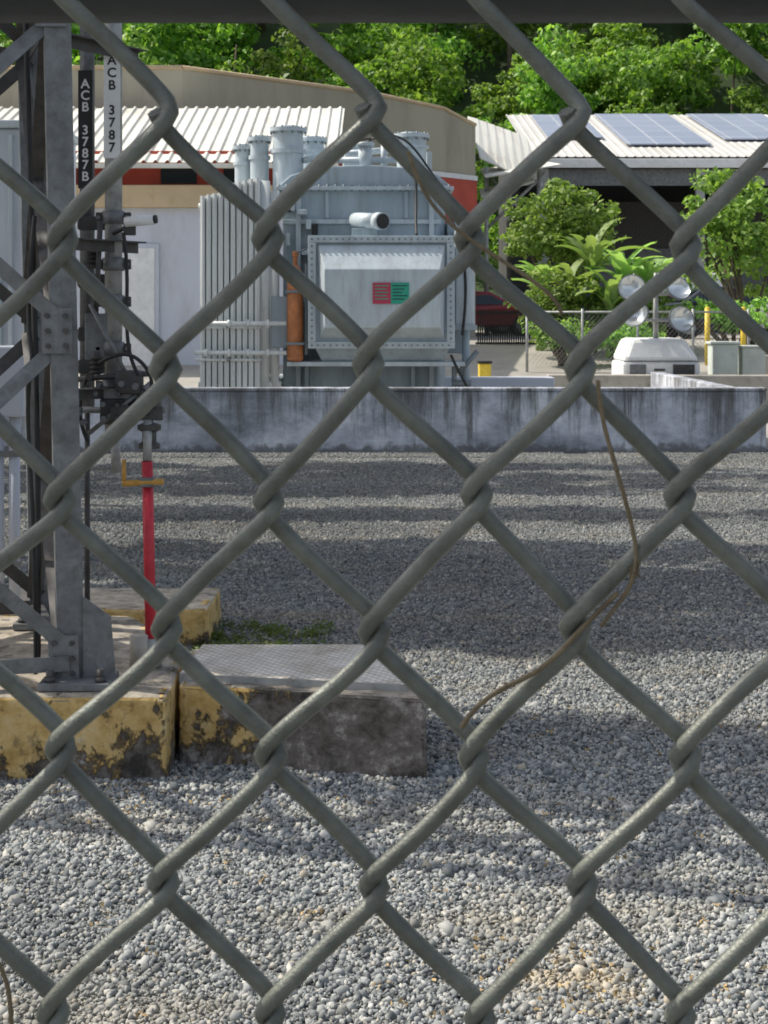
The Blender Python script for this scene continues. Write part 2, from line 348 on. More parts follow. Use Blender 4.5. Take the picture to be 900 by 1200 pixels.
# ------------------------------------------------------------ chain link fence (near)
FY=.53; px=.000265
fen=root('chain_link_fence',(0,FY,0))
half=.03246; per=.0803; zk=1.8+(370-432)*px; xk=(190-450)*px
A=half/2+.0026; Bd=.0033
paths=[]
ns=24
for i in range(-40,44):
    xc=xk+(i+.5)*half
    z0=zk+(0 if i%2==0 else per/2)
    pts=[]
    kmin=int((0.02-z0)/per); kmax=int((1.905-z0)/per)
    for s in range(kmin*ns,kmax*ns+1):
        u=s/ns; phi=2*math.pi*u-math.pi/2
        sn=math.sin(phi); cs=math.cos(phi)
        x=A*math.asin(.97*sn)/math.asin(.97)
        y=-Bd*math.tanh(2.8*cs)
        z=z0+(phi+math.pi/2)/(2*math.pi)*per
        X=xc+x; Z=z
        dx=.0011*math.sin(X*23+Z*9)+.0009*math.sin(X*61-Z*37+1)
        dz=.0011*math.sin(X*31+Z*17+2)+.0009*math.sin(X*83+Z*29)
        dy=.002*math.sin(X*19+Z*13)
        pts.append((X+dx,FY+y+dy,Z+dz))
    paths.append(pts)
tube('woven_wire',paths,.00275,M['wire'],fen,res=2)
tube('top_rail',[[(-1.6,FY+.03,1.8+.1115+.0055),(1.6,FY+.03,1.8+.1115+.0055)]],.021,M['rail'],fen,res=6)
for X in (-1.5,1.5):
    tube('fence_post',[[(X,FY+.035,0),(X,FY+.035,1.95)]],.03,M['pipe'],fen,res=6)
vn=root('dry_vine',(.07,FY,1.7))
def fv(l,dy=-.008): return [((a-450)*px,FY+dy+.003*math.sin(i*2.1),1.8+(370-b_)*px) for i,(a,b_) in enumerate(l)]
tube('stem_main',[fv([(697,445),(700,480),(712,530),(728,580),(742,630),(741,658),(732,690),(715,712),(700,726)])],.0007,M['vine'],vn,2,True)
tube('stem_curl',[fv([(720,690),(690,720),(645,768),(610,790),(570,810),(548,828),(540,845)])],.0008,M['vine'],vn,2,True)
tube('tendril',[fv([(478,180),(492,225),(520,262),(560,290),(610,320),(650,350),(655,368)])],.0006,M['vine'],vn,2,True)
tube('tendril_low',[fv([(0,1110),(12,1135),(22,1160),(20,1200),(26,1260)])],.0008,M['vine'],vn,2,True)
leaves('withered_leaf',[((735-450)*px,FY-.008,1.8-(665-370)*px,.002)],3,.007,M['vine'],vn,3)

# ------------------------------------------------------------ foundations
f1=root('concrete_foundation',(-1.8,7,0))
rough_concrete(prism('painted_block',[(-3.3,6.0),(-1.65,6.6),(-.84,6.6),(-.84,6.84),(-.88,7.6),(-1.25,8.4),(-3.6,8.4),(-3.6,6.0)],-.05,.328,M['block1'],f1,.016),.014,5)
f2=root('concrete_plinth',(-.4,7,0))
rough_concrete(prism('plinth_body',[(-.825,6.86),(.17,6.6),(-.02,7.58),(-.85,7.58)],-.05,.322,M['block2'],f2,.018),.016,6)
prism('checker_plate_cover',[(-.83,6.93),(.09,6.72),(-.06,7.53),(-.80,7.53)],.336,.350,M['plate'],f2,.002)
prism('checker_plate_lip',[(-.83,6.925),(.09,6.715),(.09,6.72),(-.83,6.93)],.30,.348,M['pipe'],f2)
f3=root('concrete_slab',(-1.8,9.5,0))
rough_concrete(box('slab_body',-3.5,-.95,9.23,9.95,-.05,.217,M['block2'],f3,.018),.014,5)
wd=root('weeds',(-.65,9.5,0))
leaves('blades',[(rng.uniform(-1.0,-.3),rng.uniform(9.0,9.9),.012,.06) for _ in range(80)],45,.025,M['grass'],wd,3)

# ------------------------------------------------------------ steel tower
tw=root('steel_lattice_tower',(-2,7.2,.33))
LEAN=.021
FR=Vector((-1.245,6.8,.34)); SB=Vector((-.38,1.3,0)); SL=Vector((-1.3,-.38,0))
legs=[FR,FR+SB,FR+SL,FR+SB+SL]; TOP=6.2
tower_parts=[]
def ta(*a,**k): o=angle(*a,**k); tower_parts.append(o); return o
for L0 in legs: 
    ta('leg',L0,(L0.x,L0.y,TOP),.105,M['steel'],tw,(.25,-1,0),.013)
    prism('base_plate',[(L0.x-.11,L0.y-.13),(L0.x+.17,L0.y-.13),(L0.x+.17,L0.y+.13),(L0.x-.11,L0.y+.13)],.331,.36,M['steel'],tw,.003)
    for dx in (-.07,.13):
        cyl('anchor_bolt',(L0.x+dx,L0.y-.09,.36),(L0.x+dx,L0.y-.09,.41),.014,M['steel_d'],tw,8); cyl('anchor_nut',(L0.x+dx,L0.y-.09,.36),(L0.x+dx,L0.y-.09,.38),.024,M['steel_d'],tw,6)
mesh('gusset',[(-1.20,6.80,.36),(-1.07,6.80,.36),(-1.09,6.80,.60),(-1.20,6.80,.68),(-1.20,6.815,.36),(-1.07,6.815,.36),(-1.09,6.815,.60),(-1.20,6.815,.68)],
     [(0,1,2,3),(7,6,5,4),(0,4,5,1),(1,5,6,2),(2,6,7,3),(3,7,4,0)],M['steel'],tw)
zs=[.44,1.74,3.04,4.34,5.64]
faces=[(legs[0],legs[2]),(legs[0],legs[1]),(legs[1],legs[3]),(legs[2],legs[3])]
for k,(a,b_) in enumerate(faces):
    off=Vector((0,-.012 if k==0 else 0,0))
    sd=(0,-1,0) if k in(0,2) else (1,-.3,0)
    mt=M['steel'] if k==0 else M['steel_d']
    for i in range(4):
        ta('brace',Vector((a.x,a.y,zs[i]+.03))+off,Vector((b_.x,b_.y,zs[i+1]-.03))+off,.06,mt,tw,sd,.007)
        ta('brace',Vector((b_.x,b_.y,zs[i]+.03))-off*2,Vector((a.x,a.y,zs[i+1]-.03))-off*2,.06,mt,tw,sd,.007)
    for z in (zs[0]-.02,zs[2],zs[4]):
        ta('strut',Vector((a.x,a.y,z))+off*2.5,Vector((b_.x,b_.y,z))+off*2.5,.06,mt,tw,sd,.007)
for z in (.44,1.74,3.04):
    tower_parts.append(box('gusset_plate',-1.33,-1.21,6.776,6.783,z-.09,z+.09,M['steel'],tw))
    for dz in (-.06,0,.06):
        for X in (-1.305,-1.235): tower_parts.append(cyl('bolt',(X,6.762,z+dz),(X,6.778,z+dz),.011,M['steel_d'],tw,6))
for o in tower_parts:
    for vv_ in o.data.vertices: vv_.co.x-=LEAN*(vv_.co.z-.34)
tube('ground_cable',[[(-1.40,6.84,2.2),(-1.44,6.82,1.75),(-1.38,6.82,1.66),(-1.45,6.83,1.5),(-1.40,6.85,1.0),(-1.4,6.86,.36)]],.009,M['black'],tw,2,True)
tube('control_cable',[[(-1.5,7.1,3.4),(-1.47,7.1,2.2),(-1.43,7.1,1.4),(-1.44,7.1,.36)]],.012,M['black'],tw,2,True)
cd=root('conduit_pipes',(-1.85,8.5,.3))
for X in (-1.92,-1.84,-2.0): cyl('conduit',(X,8.5,.2),(X,8.5,1.3),.028,M['annex'],cd)
for z in (.55,1.1): box('strap',-2.05,-1.8,8.465,8.472,z,z+.03,M['steel'],cd)
box('junction_box',-2.15,-1.78,8.42,8.6,1.3,1.65,M['annex'],cd,.01)
cyl('conduit',(-1.95,8.5,1.65),(-1.95,8.5,4.5),.028,M['annex'],cd)

# ------------------------------------------------------------ disconnect switch operator
sw=root('disconnect_switch_operator',(-1.15,7.3,.33))
PA=(-1.157,7.3); PB=(-1.29,7.42)
cyl('operating_pipe_a',(PA[0],PA[1],1.30),(PA[0],PA[1],4.6),.037,M['pipe'],sw,20)
cyl('operating_pipe_b',(PB[0],PB[1],1.40),(PB[0],PB[1],4.6),.032,M['steel'],sw,20)
cyl('pipe_tail',(PA[0]+.01,PA[1],1.13),(PA[0]+.01,PA[1],1.30),.02,M['pipe'],sw)
cyl('rod',(PB[0]+.0,PB[1],.33),(PB[0],PB[1],1.4),.012,M['steel_d'],sw)
for z in (2.22,2.02,1.86,1.66,1.5):
    cyl('clamp',(PA[0],PA[1],z-.028),(PA[0],PA[1],z+.028),.047,M['steel'],sw,18)
    box('clamp_lug',PA[0]-.075,PA[0]+.075,PA[1]-.012,PA[1]+.012,z-.022,z+.022,M['steel_d'],sw,.003)
    for s in(-1,1): cyl('bolt',(PA[0]+s*.062,PA[1]-.03,z),(PA[0]+s*.062,PA[1]+.03,z),.009,M['steel'],sw,6)
for z in (2.2,1.95,1.72,1.58):
    cyl('clamp',(PB[0],PB[1],z-.022),(PB[0],PB[1],z+.022),.043,M['steel_d'],sw,18)
    box('clamp_lug',PB[0]-.03,PB[0]+.09,PB[1]-.05,PB[1]-.035,z-.03,z+.03,M['steel_d'],sw,.003)
for z in (2.12,1.5,2.95):
    angle('bracket_arm',(-1.3,6.95,z),(-1.05,7.4,z),.05,M['steel_d'],sw,(0,0,1),.006)
box('switch_box',-1.27,-1.17,7.28,7.40,1.62,1.80,M['steel_d'],sw,.01); box('switch_box_lid',-1.275,-1.165,7.27,7.28,1.61,1.81,M['steel'],sw,.004)
for (X,z) in ((-1.235,2.0),(-1.22,1.55),(-1.07,1.38)):
    lathe('insulator',[(.015,0),(.032,.01),(.015,.02),(.032,.03),(.015,.04),(.032,.05),(.015,.06),(.032,.07),(.015,.08),(.015,.1)],(X,7.24,z),M['steel_d'],sw,14)
box('crank_plate',-1.26,-1.02,7.2,7.212,1.45,1.50,M['steel'],sw,.003)
box('crank_plate',-1.15,-.93,7.17,7.182,1.36,1.42,M['steel_d'],sw,.003)
box('bearing_block',-1.2,-1.1,7.2,7.32,1.34,1.45,M['steel_d'],sw,.008)
box('bearing_block',-1.03,-.95,7.17,7.27,1.40,1.49,M['steel_d'],sw,.01)
box('gear_housing',-1.13,-1.02,7.16,7.26,1.47,1.57,M['steel_d'],sw,.015)
cyl('shaft',(-1.30,7.25,1.40),(-.93,7.25,1.40),.014,M['steel'],sw)
cyl('shaft',(-1.30,7.22,1.53),(-.95,7.22,1.56),.012,M['steel_d'],sw)
cyl('shaft',(-1.25,7.2,1.30),(-.98,7.2,1.52),.010,M['steel'],sw)
cyl('shaft',(-1.0,7.22,1.26),(-.985,7.22,1.5),.018,M['steel_d'],sw)
cyl('link',(-1.24,7.2,1.85),(-1.07,7.2,1.52),.009,M['steel'],sw); cyl('link',(-1.2,7.22,2.2),(-1.22,7.22,1.8),.012,M['steel_d'],sw)
lathe('coupling',[(.018,0),(.045,0),(.045,.02),(.03,.03),(.03,.07),(.05,.08),(.05,.10),(.02,.11)],(-.99,7.2,1.24),M['steel_d'],sw)
for i in range(16):
    X=random.uniform(-1.29,-.95); z=random.uniform(1.32,1.6)
    cyl('bolt',(X,7.14,z),(X,7.2,z),random.uniform(.009,.016),random.choice([M['steel'],M['steel_d']]),sw,6)
tube('cable_loop',[[(-1.2,7.18,1.6),(-1.1,7.15,1.66),(-1.0,7.15,1.62),(-.95,7.16,1.5),(-1.0,7.15,1.38)],[(-1.25,7.2,1.55),(-1.31,7.18,1.4),(-1.25,7.2,1.27)],[(-1.1,7.2,2.15),(-1.05,7.15,1.9),(-1.12,7.17,1.7),(-1.03,7.16,1.55)]],.008,M['black'],sw,2,True)
cyl('red_rod',(-.975,7.15,.36),(-.992,7.15,1.19),.0235,M['red'],sw,20)
cyl('rod_upper',(-.992,7.15,1.19),(-.994,7.18,1.36),.019,M['pipe'],sw)
cyl('rod_socket',(-.975,7.15,.33),(-.975,7.15,.45),.045,M['pipe'],sw)
cyl('rod_socket_foot',(-1.02,7.1,.335),(-1.02,7.1,.47),.038,M['kerb'],sw,10)
cyl('operating_handle',(-1.09,7.12,1.10),(-.92,7.12,1.108),.013,M['handle'],sw)
cyl('handle_stub',(-1.085,7.12,1.10),(-1.085,7.12,1.20),.009,M['handle'],sw)
box('handle_clamp',-1.02,-.96,7.11,7.18,1.085,1.125,M['steel'],sw,.004)
cyl('camera_body',(-1.09,7.2,2.195),(-.965,7.17,2.205),.022,M['white'],sw,16)
cyl('camera_lens',(-.966,7.17,2.205),(-.955,7.168,2.206),.018,M['black'],sw,16)
cyl('camera_arm',(-1.15,7.25,2.15),(-1.06,7.2,2.185),.009,M['steel_d'],sw)
box('camera_bracket',-1.1,-1.05,7.2,7.23,2.14,2.19,M['steel_d'],sw,.003)
def label(nm,xc,y,z0,z1,w,bg,fg,chars):
    s=root(nm,(xc,y,(z0+z1)/2)); box('plate',xc-w/2,xc+w/2,y,y+.004,z0,z1,bg,s)
    for ch,z in chars:
        t=D.curves.new('letter','FONT'); t.body=ch; t.size=.056; t.align_x='CENTER'; t.align_y='CENTER'; t.offset=.0012
        t.materials.append(fg); o=D.objects.new('letter',t); o.location=(xc,y-.002,z); o.rotation_euler=(math.pi/2,0,0); finish(o,s)
z=2.885; ch=[]
for i,c_ in enumerate("ACB 3787"):
    ch.append((c_,z)); z-=.053
label('equipment_label',PA[0],PA[1]-.043,2.47,2.925,.07,M['white'],M['black'],[c for c in ch if c[0]!=' '])
z=2.80; ch=[]
for i,c_ in enumerate("ACB 3787B"):
    ch.append((c_,z)); z-=.05
label('equipment_label',PB[0],PB[1]-.05,2.35,2.86,.062,M['black'],M['white'],[c for c in ch if c[0]!=' '])

# ------------------------------------------------------------ perimeter wall
pw=root('low_concrete_wall',(0,22.6,0))
box('wall_run',-14,5.04,22.5,22.72,-.05,.80,M['wall'],pw,.015)
box('wall_cap',-14,5.05,22.49,22.75,.802,.85,M['wall'],pw,.015)
box('wall_return',4.84,5.05,22.76,31,-.05,.78,M['wall'],pw,.015)
bw=root('retaining_wall',(4,31,0))
prism('ret_body',[(3.0,31.2),(16,30.2),(16,30.6),(3.0,31.6)],-.1,.72,M['kerb'],bw,.02)
prism('ret_step',[(.9,29.0),(2.9,29.0),(2.9,29.5),(.9,29.5)],-.1,.75,M['annex'],bw,.02)
prism('ret_upper',[(6.6,34.5),(18,33.8),(18,34.1),(6.6,34.8)],0,1.0,M['kerb'],bw,.02)

# ------------------------------------------------------------ transformer
T=root('power_transformer',(-.4,28,0))
box('plinth',-1.9,1.3,26.6,30,0,.45,M['kerb'],T,.02)
prism('tank',[(-1.6,27),(.85,27),(.98,27.3),(.98,29.6),(-1.6,29.6)],.451,3.85,M['tx'],T,.06)
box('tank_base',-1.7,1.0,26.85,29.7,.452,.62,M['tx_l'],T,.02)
cv=[];n=14
for y in (26.95,29.65):
    for i in range(n+1):
        t=i/n; cv.append((-1.66+2.7*t,y,3.86+.32*math.sin(math.pi*t)**.45))
    cv.append((1.04,y,3.80)); cv.append((-1.66,y,3.80))
k=n+3; f=[tuple(range(k)),tuple(range(k,2*k))[::-1]]+[(i,k+i,k+(i+1)%k,(i+1)%k) for i in range(k)]
mesh('cover',cv,f,M['tx'],T,bevel=.02)
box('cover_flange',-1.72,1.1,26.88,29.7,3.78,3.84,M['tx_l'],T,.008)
for i in range(22): cyl('flange_bolt',(-1.66+i*.128,26.9,3.76),(-1.66+i*.128,26.9,3.87),.02,M['tx_d'],T,6)
for X in (-1.35,.75): box('stiffener',X-.04,X+.04,26.9,26.99,.63,3.77,M['tx_l'],T,.008)
for X in (-.9,.35): box('stiffener',X-.03,X+.03,26.94,26.99,3.34,3.77,M['tx'],T,.008)
box('stiffener_h',-1.6,.9,26.92,26.995,3.25,3.32,M['tx_l'],T,.008)
fb=M['tx_l']
prism('front_box',[(-1.10,26.1),(1.02,26.1),(1.02,27.0),(-1.10,27.0)],1.36,2.98,M['tx'],T,.02)
for nm,a in (('flange_top',(-1.16,1.08,2.92,3.02)),('flange_bottom',(-1.16,1.08,1.30,1.40)),('flange_left',(-1.16,-1.04,1.403,2.917)),('flange_right',(.96,1.08,1.403,2.917))):
    box(nm,a[0],a[1],26.03,26.098,a[2],a[3],fb,T,.006)
for i in range(23):
    X=-1.1+i*.095
    for z in (2.97,1.35): cyl('bolt',(X,26.0,z),(X,26.03,z),.016,M['tx_d'],T,6)
for i in range(16):
    z=1.45+i*.094
    for X in (-1.1,1.02): cyl('bolt',(X,26.0,z),(X,26.03,z),.016,M['tx_d'],T,6)
mesh('door_panel',[(-.90,25.78,1.62),(.85,25.78,1.62),(.85,25.78,2.50),(-.90,25.78,2.50),(-1.0,26.06,2.88),(.93,26.06,2.88),(-.98,26.099,1.45),(.93,26.099,1.45),(.94,26.099,2.89),(-1.02,26.099,2.89)],
     [(0,1,2,3),(3,2,5,4),(6,7,1,0),(6,0,3,4,9),(7,8,5,2,1),(4,5,8,9),(7,6,9,8)],fb,T,bevel=.012)
mesh('hopper',[(-1.05,26.15,1.30),(1.0,26.15,1.30),(1.0,27,1.30),(-1.05,27,1.30),(-.95,26.4,1.08),(.9,26.4,1.08),(.9,27,1.0),(-.95,27,1.0)],
     [(0,1,2,3),(0,4,5,1),(1,5,6,2),(2,6,7,3),(3,7,4,0),(4,7,6,5)],M['tx'],T)
box('lower_ledge',-1.5,1.25,26.3,26.98,1.02,1.09,M['tx_l'],T,.01)
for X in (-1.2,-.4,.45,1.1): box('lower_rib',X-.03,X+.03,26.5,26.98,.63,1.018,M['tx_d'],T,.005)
box('side_box',1.10,1.40,26.3,27.2,1.62,3.15,M['tx_l'],T,.03)
box('side_box_rim',1.08,1.43,26.26,26.299,1.58,1.66,M['tx'],T,.005); box('side_box_rim',1.08,1.43,26.26,26.299,3.11,3.18,M['tx'],T,.005)
box('side_duct',1.0,1.3,27.2,28.6,1.2,3.3,M['tx'],T,.03)
cyl('side_pipe',(1.28,26.7,.5),(1.28,26.7,1.62),.06,M['tx'],T)
cyl('side_pipe',(1.15,26.5,.9),(1.45,26.5,1.25),.04,M['tx_d'],T)
cyl('side_pipe',(1.05,26.5,.75),(1.35,26.5,.75),.05,M['tx_d'],T)
tube('side_cable',[[(.5,26.85,4.0),(.52,26.8,3.6),(.48,26.5,3.3),(.5,26.2,3.05)],[(.6,26.9,4.1),(.9,26.7,3.5),(1.2,26.3,3.2),(1.3,26.25,2.2),(1.2,26.2,1.5)],[(1.02,26.02,1.2),(1.2,25.9,.8),(1.4,26,.5)]],.022,M['black'],T,2,True)
cyl('elbow_pipe',(-.45,26.8,3.30),(-.10,26.3,3.26),.12,M['tx_l'],T,20)
cyl('elbow_mouth',(-.10,26.3,3.26),(-.02,26.19,3.25),.135,M['tx_l'],T,20)
cyl('elbow_dark_disc',(-.021,26.195,3.25),(-.012,26.183,3.249),.118,M['black'],T,20)  # black disc stands in for the dark inside the open pipe
box('elbow_stand',-.5,-.1,26.5,26.8,3.0,3.16,M['tx'],T,.01)
lathe('gas_cylinder',[(.10,0),(.125,.03),(.125,1.28),(.11,1.38),(.06,1.46),(.035,1.48),(.035,1.60),(.05,1.62),(.05,1.68),(.02,1.70)],(-1.37,26.35,1.10),M['orange'],T)
for z in (1.35,2.15): box('cylinder_strap',-1.52,-1.22,26.2,26.5,z,z+.04,M['tx_d'],T,.005)
cyl('cylinder_line',(-1.2,26.3,2.6),(-1.2,26.3,1.2),.02,M['tx_d'],T,8)
cyl('cylinder_line',(-1.37,26.35,2.76),(-1.15,26.3,2.85),.015,M['tx_d'],T,8)
for i in range(22):
    X=random.uniform(-1.6,-1.1); z=random.uniform(1.0,3.5); box('fitting',X,X+random.uniform(.05,.16),26.7,26.95,z,z+random.uniform(.05,.2),random.choice([M['tx_l'],M['tx_d'],M['black']]),T,.01)
box('control_cabinet',-1.75,-1.5,26.5,26.9,1.3,2.1,M['tx'],T,.015)
rad=[(-2.84,3.65),(-2.37,3.85)]
for bi,(bx,tp) in enumerate(rad):
    for yb in (26.35,27.15,27.95):
        for i in range(5):
            X=bx+i*.093; tt=tp+.02*i
            mesh('radiator_fin',[(X,yb,.55),(X+.037,yb-.03,.55),(X+.074,yb,.55),(X+.074,yb+.55,.55),(X,yb+.55,.55),(X,yb,tt),(X+.037,yb-.03,tt),(X+.074,yb,tt),(X+.074,yb+.55,tt),(X,yb+.55,tt)],
                 [(4,3,2,1,0),(5,6,7,8,9),(0,1,6,5),(1,2,7,6),(2,3,8,7),(3,4,9,8),(4,0,5,9)],M['rad'],T)
        for z in (.72,tp-.15):
            cyl('radiator_header',(bx-.05,yb+.27,z),(bx+.5,yb+.27,z),.055,M['rad'],T)
    for z in (1.62,1.12):
        cyl('radiator_tie',(bx-.06,26.29,z),(bx+.48,26.29,z),.022,M['rad'],T,8)
for z in (.72,3.5): 
    cyl('main_header',(-2.7,28.7,z),(-1.6,28.7,z),.1,M['rad'],T)
    for yb in (26.6,27.4,28.2): cyl('feed',(-2.0,yb,z),(-1.6,yb,z),.06,M['rad'],T)
for z in (1.2,1.65): cyl('front_pipe',(-2.9,26.2,z+.03),(-1.5,26.2,z+.03),.035,M['rad'],T,8)
for X in (-2.75,-2.4,-2.1,-1.8): 
    for z in (1.23,1.68): cyl('pipe_flange',(X,26.2,z),(X+.04,26.2,z),.06,M['rad'],T,10)
for X,r,tp in ((-1.86,.085,3.9),(-1.70,.07,3.75)): cyl('riser_pipe',(X,26.6,.5),(X,26.6,tp),r,M['rad'],T)
def turret(X,Y,r,z0,z1):
    h=z1-z0; lathe('turret',[(r*1.15,0),(r*1.15,.05),(r,.05),(r,h*.62),(r*1.18,h*.62),(r*1.18,h*.68),(r,h*.68),(r*.96,h-.09),(r*1.22,h-.09),(r*1.22,h-.03),(r*.8,h-.03),(r*.75,h)],(X,Y,z0),M['tx_l'],T)
    for i in range(10):
        t=2*math.pi*i/10; cyl('turret_bolt',(X+math.cos(t)*r*1.1,Y+math.sin(t)*r*1.1,z1-.13),(X+math.cos(t)*r*1.1,Y+math.sin(t)*r*1.1,z1),.018,M['tx_d'],T,6)
turret(-1.55,27.6,.25,3.7,4.86); turret(-2.02,27.7,.15,3.7,4.72); turret(-2.3,27.9,.14,3.7,4.6); turret(-1.2,28.6,.2,4.1,4.8)
turret(.45,27.8,.24,4.1,4.78); turret(-.5,28.9,.2,4.1,4.7)
box('turret_support',-2.5,-1.6,27.4,28.1,3.6,3.7,M['tx'],T,.02)
for a,b_ in (((-.9,27.6,4.4),(.3,27.6,4.5)),((-1.3,27.5,4.3),(-.9,27.6,4.4)),((-.6,27.4,4.1),(-.6,27.4,4.5)),((.0,27.4,4.1),(.0,27.4,4.55)),((-.75,27.2,4.28),(.2,27.2,4.28))):
    cyl('top_pipe',a,b_,.05,M['tx_l'],T)
cyl('relief_valve',(-.3,27.2,4.1),(-.3,27.2,4.5),.11,M['tx_l'],T); cyl('relief_cap',(-.3,27.2,4.5),(-.3,27.2,4.56),.15,M['tx_l'],T)
box('lifting_lug',-1.0,-.92,27,27.3,4.05,4.4,M['tx_l'],T); box('lifting_lug',.68,.76,27,27.3,4.05,4.4,M['tx_l'],T)
tube('top_cable',[[(-.3,27.2,4.56),(.1,27,4.75),(.5,26.9,4.5),(.7,26.9,4.1),(1.0,26.8,3.7)],[(-.8,27.2,4.3),(-.6,27.0,4.6),(-.2,27.0,4.6)]],.018,M['black'],T,2,True)
sg=root('warning_sign',(.1,25.76,2.15))
box('red_half',-.17,.10,25.76,25.775,1.98,2.30,M['sign_r'],sg); box('green_half',.103,.38,25.76,25.775,1.98,2.30,M['sign_g'],sg)
for i in range(5): 
    z=2.245-i*.05; box('text_line',-.14,.07-.03*(i%2),25.756,25.759,z,z+.016,M['sign_g'],sg); box('text_line',.13,.35-.04*(i%3),25.756,25.759,z,z+.014,M['glass'],sg)

c2=root('transformer_enclosure',(-6,26,0))
box('body',-8.5,-5.05,25.5,28,.1,4.6,M['annex'],c2,.04); box('lid',-8.6,-4.98,25.4,28.1,4.602,4.72,M['tx_l'],c2,.02)
for X in (-5.6,-6.4,-7.2): box('rib',X,X+.06,25.42,25.498,.2,4.5,M['tx_l'],c2,.01)
box('door',-6.3,-5.7,25.44,25.496,.4,2.6,M['tx'],c2,.01)

# ------------------------------------------------------------ annex building
an=root('annex_building',(-4,40,0))
box('wall',-9.5,-.8,38,43,-.1,4.2,M['annex'],an)
box('door_frame',-6.0,-5.0,37.94,37.998,.4,3.4,M['annex'],an,.02)
box('door_leaf',-5.9,-5.1,37.92,37.938,.4,3.3,M['white'],an,.01)
box('fascia',-9.6,-.7,37.8,43,4.203,4.7,M['fascia'],an,.02)
box('red_band',-9.5,-.9,38.3,43,4.703,5.5,M['redband'],an)
box('window',-5.0,-4.2,38.24,38.298,4.76,5.12,M['glass'],an); box('window',-3.6,-2.9,38.24,38.298,4.76,5.12,M['glass'],an)
def corr(name,x0,x1,ya,za,yb,zb,mt,p,pitch=.3,amp=.045):
    V=[];n=int((x1-x0)/pitch*6)
    for i in range(n+1):
        x=x0+(x1-x0)*i/n; ph=i%6; hgt=amp if ph in(0,1) else -amp
        for (y,z_) in ((ya,za),((ya+yb)/2,(za+zb)/2),(yb,zb)): V.append((x,y,z_+hgt))
    F=[(i*3+j,(i+1)*3+j,(i+1)*3+j+1,i*3+j+1) for i in range(n) for j in range(2)]
    o=mesh(name,V,F,mt,p); s=o.modifiers.new('s','SOLIDIFY'); s.thickness=.015; return o
corr('corrugated_roof',-10,-1.0,37.5,5.2,43.4,7.1,M['roof'],an,.26,.026)
box('gutter',-10,-1.0,37.42,37.52,5.04,5.14,M['roof'],an,.01)
for X in (-9.4,-7.0,-3,-1.2): box('roof_post',X,X+.12,37.9,38.02,4.71,5.3,M['white'],an)
wh=root('tan_warehouse',(0,50,0))
fp=[(-22,44),(-5.2,44),(-.5,49.2),(1.8,51.8),(2.85,53.2),(2.9,66),(-22,66)]
zt=[8.2,8.2,8.25,8.1,7.75,7.75,8.2]
n=len(fp); V=[(x,y,.5) for x,y in fp]+[(x,y,z) for (x,y),z in zip(fp,zt)]
mesh('walls',V,[tuple(range(n,2*n))]+[(i,(i+1)%n,n+(i+1)%n,n+i) for i in range(n)],M['tan'],wh)
for i in range(4):
    a=Vector((*fp[i],zt[i])); b_=Vector((*fp[i+1],zt[i+1])); cyl('parapet_trim',a,b_,.06,M['fascia'],wh,6)
    d=(b_-a); d.z=0; d.normalize(); nn=Vector((d.y,-d.x,0))*.06
    if i>=1:
        q=[Vector((a.x,a.y,4.6))+nn,Vector((b_.x,b_.y,4.6))+nn,Vector((b_.x,b_.y,6.0))+nn,Vector((a.x,a.y,6.0))+nn]
        mesh('red_stripe',q,[(0,1,2,3)],M['redband'],wh)
        q=[x_+nn*.4 for x_ in q]; q=[Vector((x_.x,x_.y,z_)) for x_,z_ in zip(q,(6.0,6.0,6.15,6.15))]
        mesh('white_trim',q,[(0,1,2,3)],M['white'],wh)

# ------------------------------------------------------------ solar roof shed
sr=root('solar_roof_shed',(12,66,0))
corr('shed_roof',5.2,30,60,7.4,73,10.4,M['roof2'],sr,.3,.012)
box('eave_beam',5.2,30,59.9,60.05,7.0,7.32,M['white'],sr,.02)
box('fascia_lower',5.0,30,60.3,60.4,6.4,6.98,M['steel'],sr)
for X in (5.5,11,16,21,27): box('column',X,X+.3,60.1,60.4,1.1,7.0,M['pipe'],sr)
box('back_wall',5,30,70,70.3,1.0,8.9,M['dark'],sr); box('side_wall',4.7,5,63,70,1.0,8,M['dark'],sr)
box('inner_wall',5.1,30,66,66.2,1.0,6.2,M['steel_d'],sr)
for X in (7.5,9.8,13,18): box('roller_door',X,X+1.8,65.9,65.99,1.1,4.4,M['steel'],sr,.02)
def rq(x0,x1,y0,y1,up=.12):
    f=lambda y:7.4+(y-60)*3/13+up
    return [(x0,y0,f(y0)),(x1,y0,f(y0)),(x1,y1,f(y1)),(x0,y1,f(y1))]
for x0,x1,y0,y1 in ((6.2,8.3,64.5,72),(8.9,12,62.5,72.3),(12.8,16,64,72.3),(16.6,24,62,72.3)):
    o=mesh('solar_array',rq(x0,x1,y0,y1),[(0,1,2,3)],M['solar'],sr); s=o.modifiers.new('s','SOLIDIFY'); s.thickness=.05
aw=root('corrugated_awning',(4,57,0))
def tilt(name,q): 
    o=mesh(name,q,[(0,1,2,3)],M['roof'],aw); s=o.modifiers.new('s','SOLIDIFY'); s.thickness=.04; return o
for i in range(7):
    x=3.1+i*.28; tilt('awning_sheet',[(x,55,6.9-i*.12),(x+.34,55,6.72-i*.12),(x+.16,59,8.6-i*.1),(x-.2,59,8.7-i*.1)])
tilt('awning_low',[(3.2,54,6.2),(5.6,54,6.6),(5.2,57,7.0),(3.2,57,6.7)]); tilt('awning_low',[(3.1,54.5,5.6),(4.8,54.5,6.1),(4.8,55.4,6.3),(3.1,55.4,5.9)])
for X in (3.3,5.0): cyl('awning_post',(X,55,1.1),(X,55,6.6),.07,M['pipe'],aw)
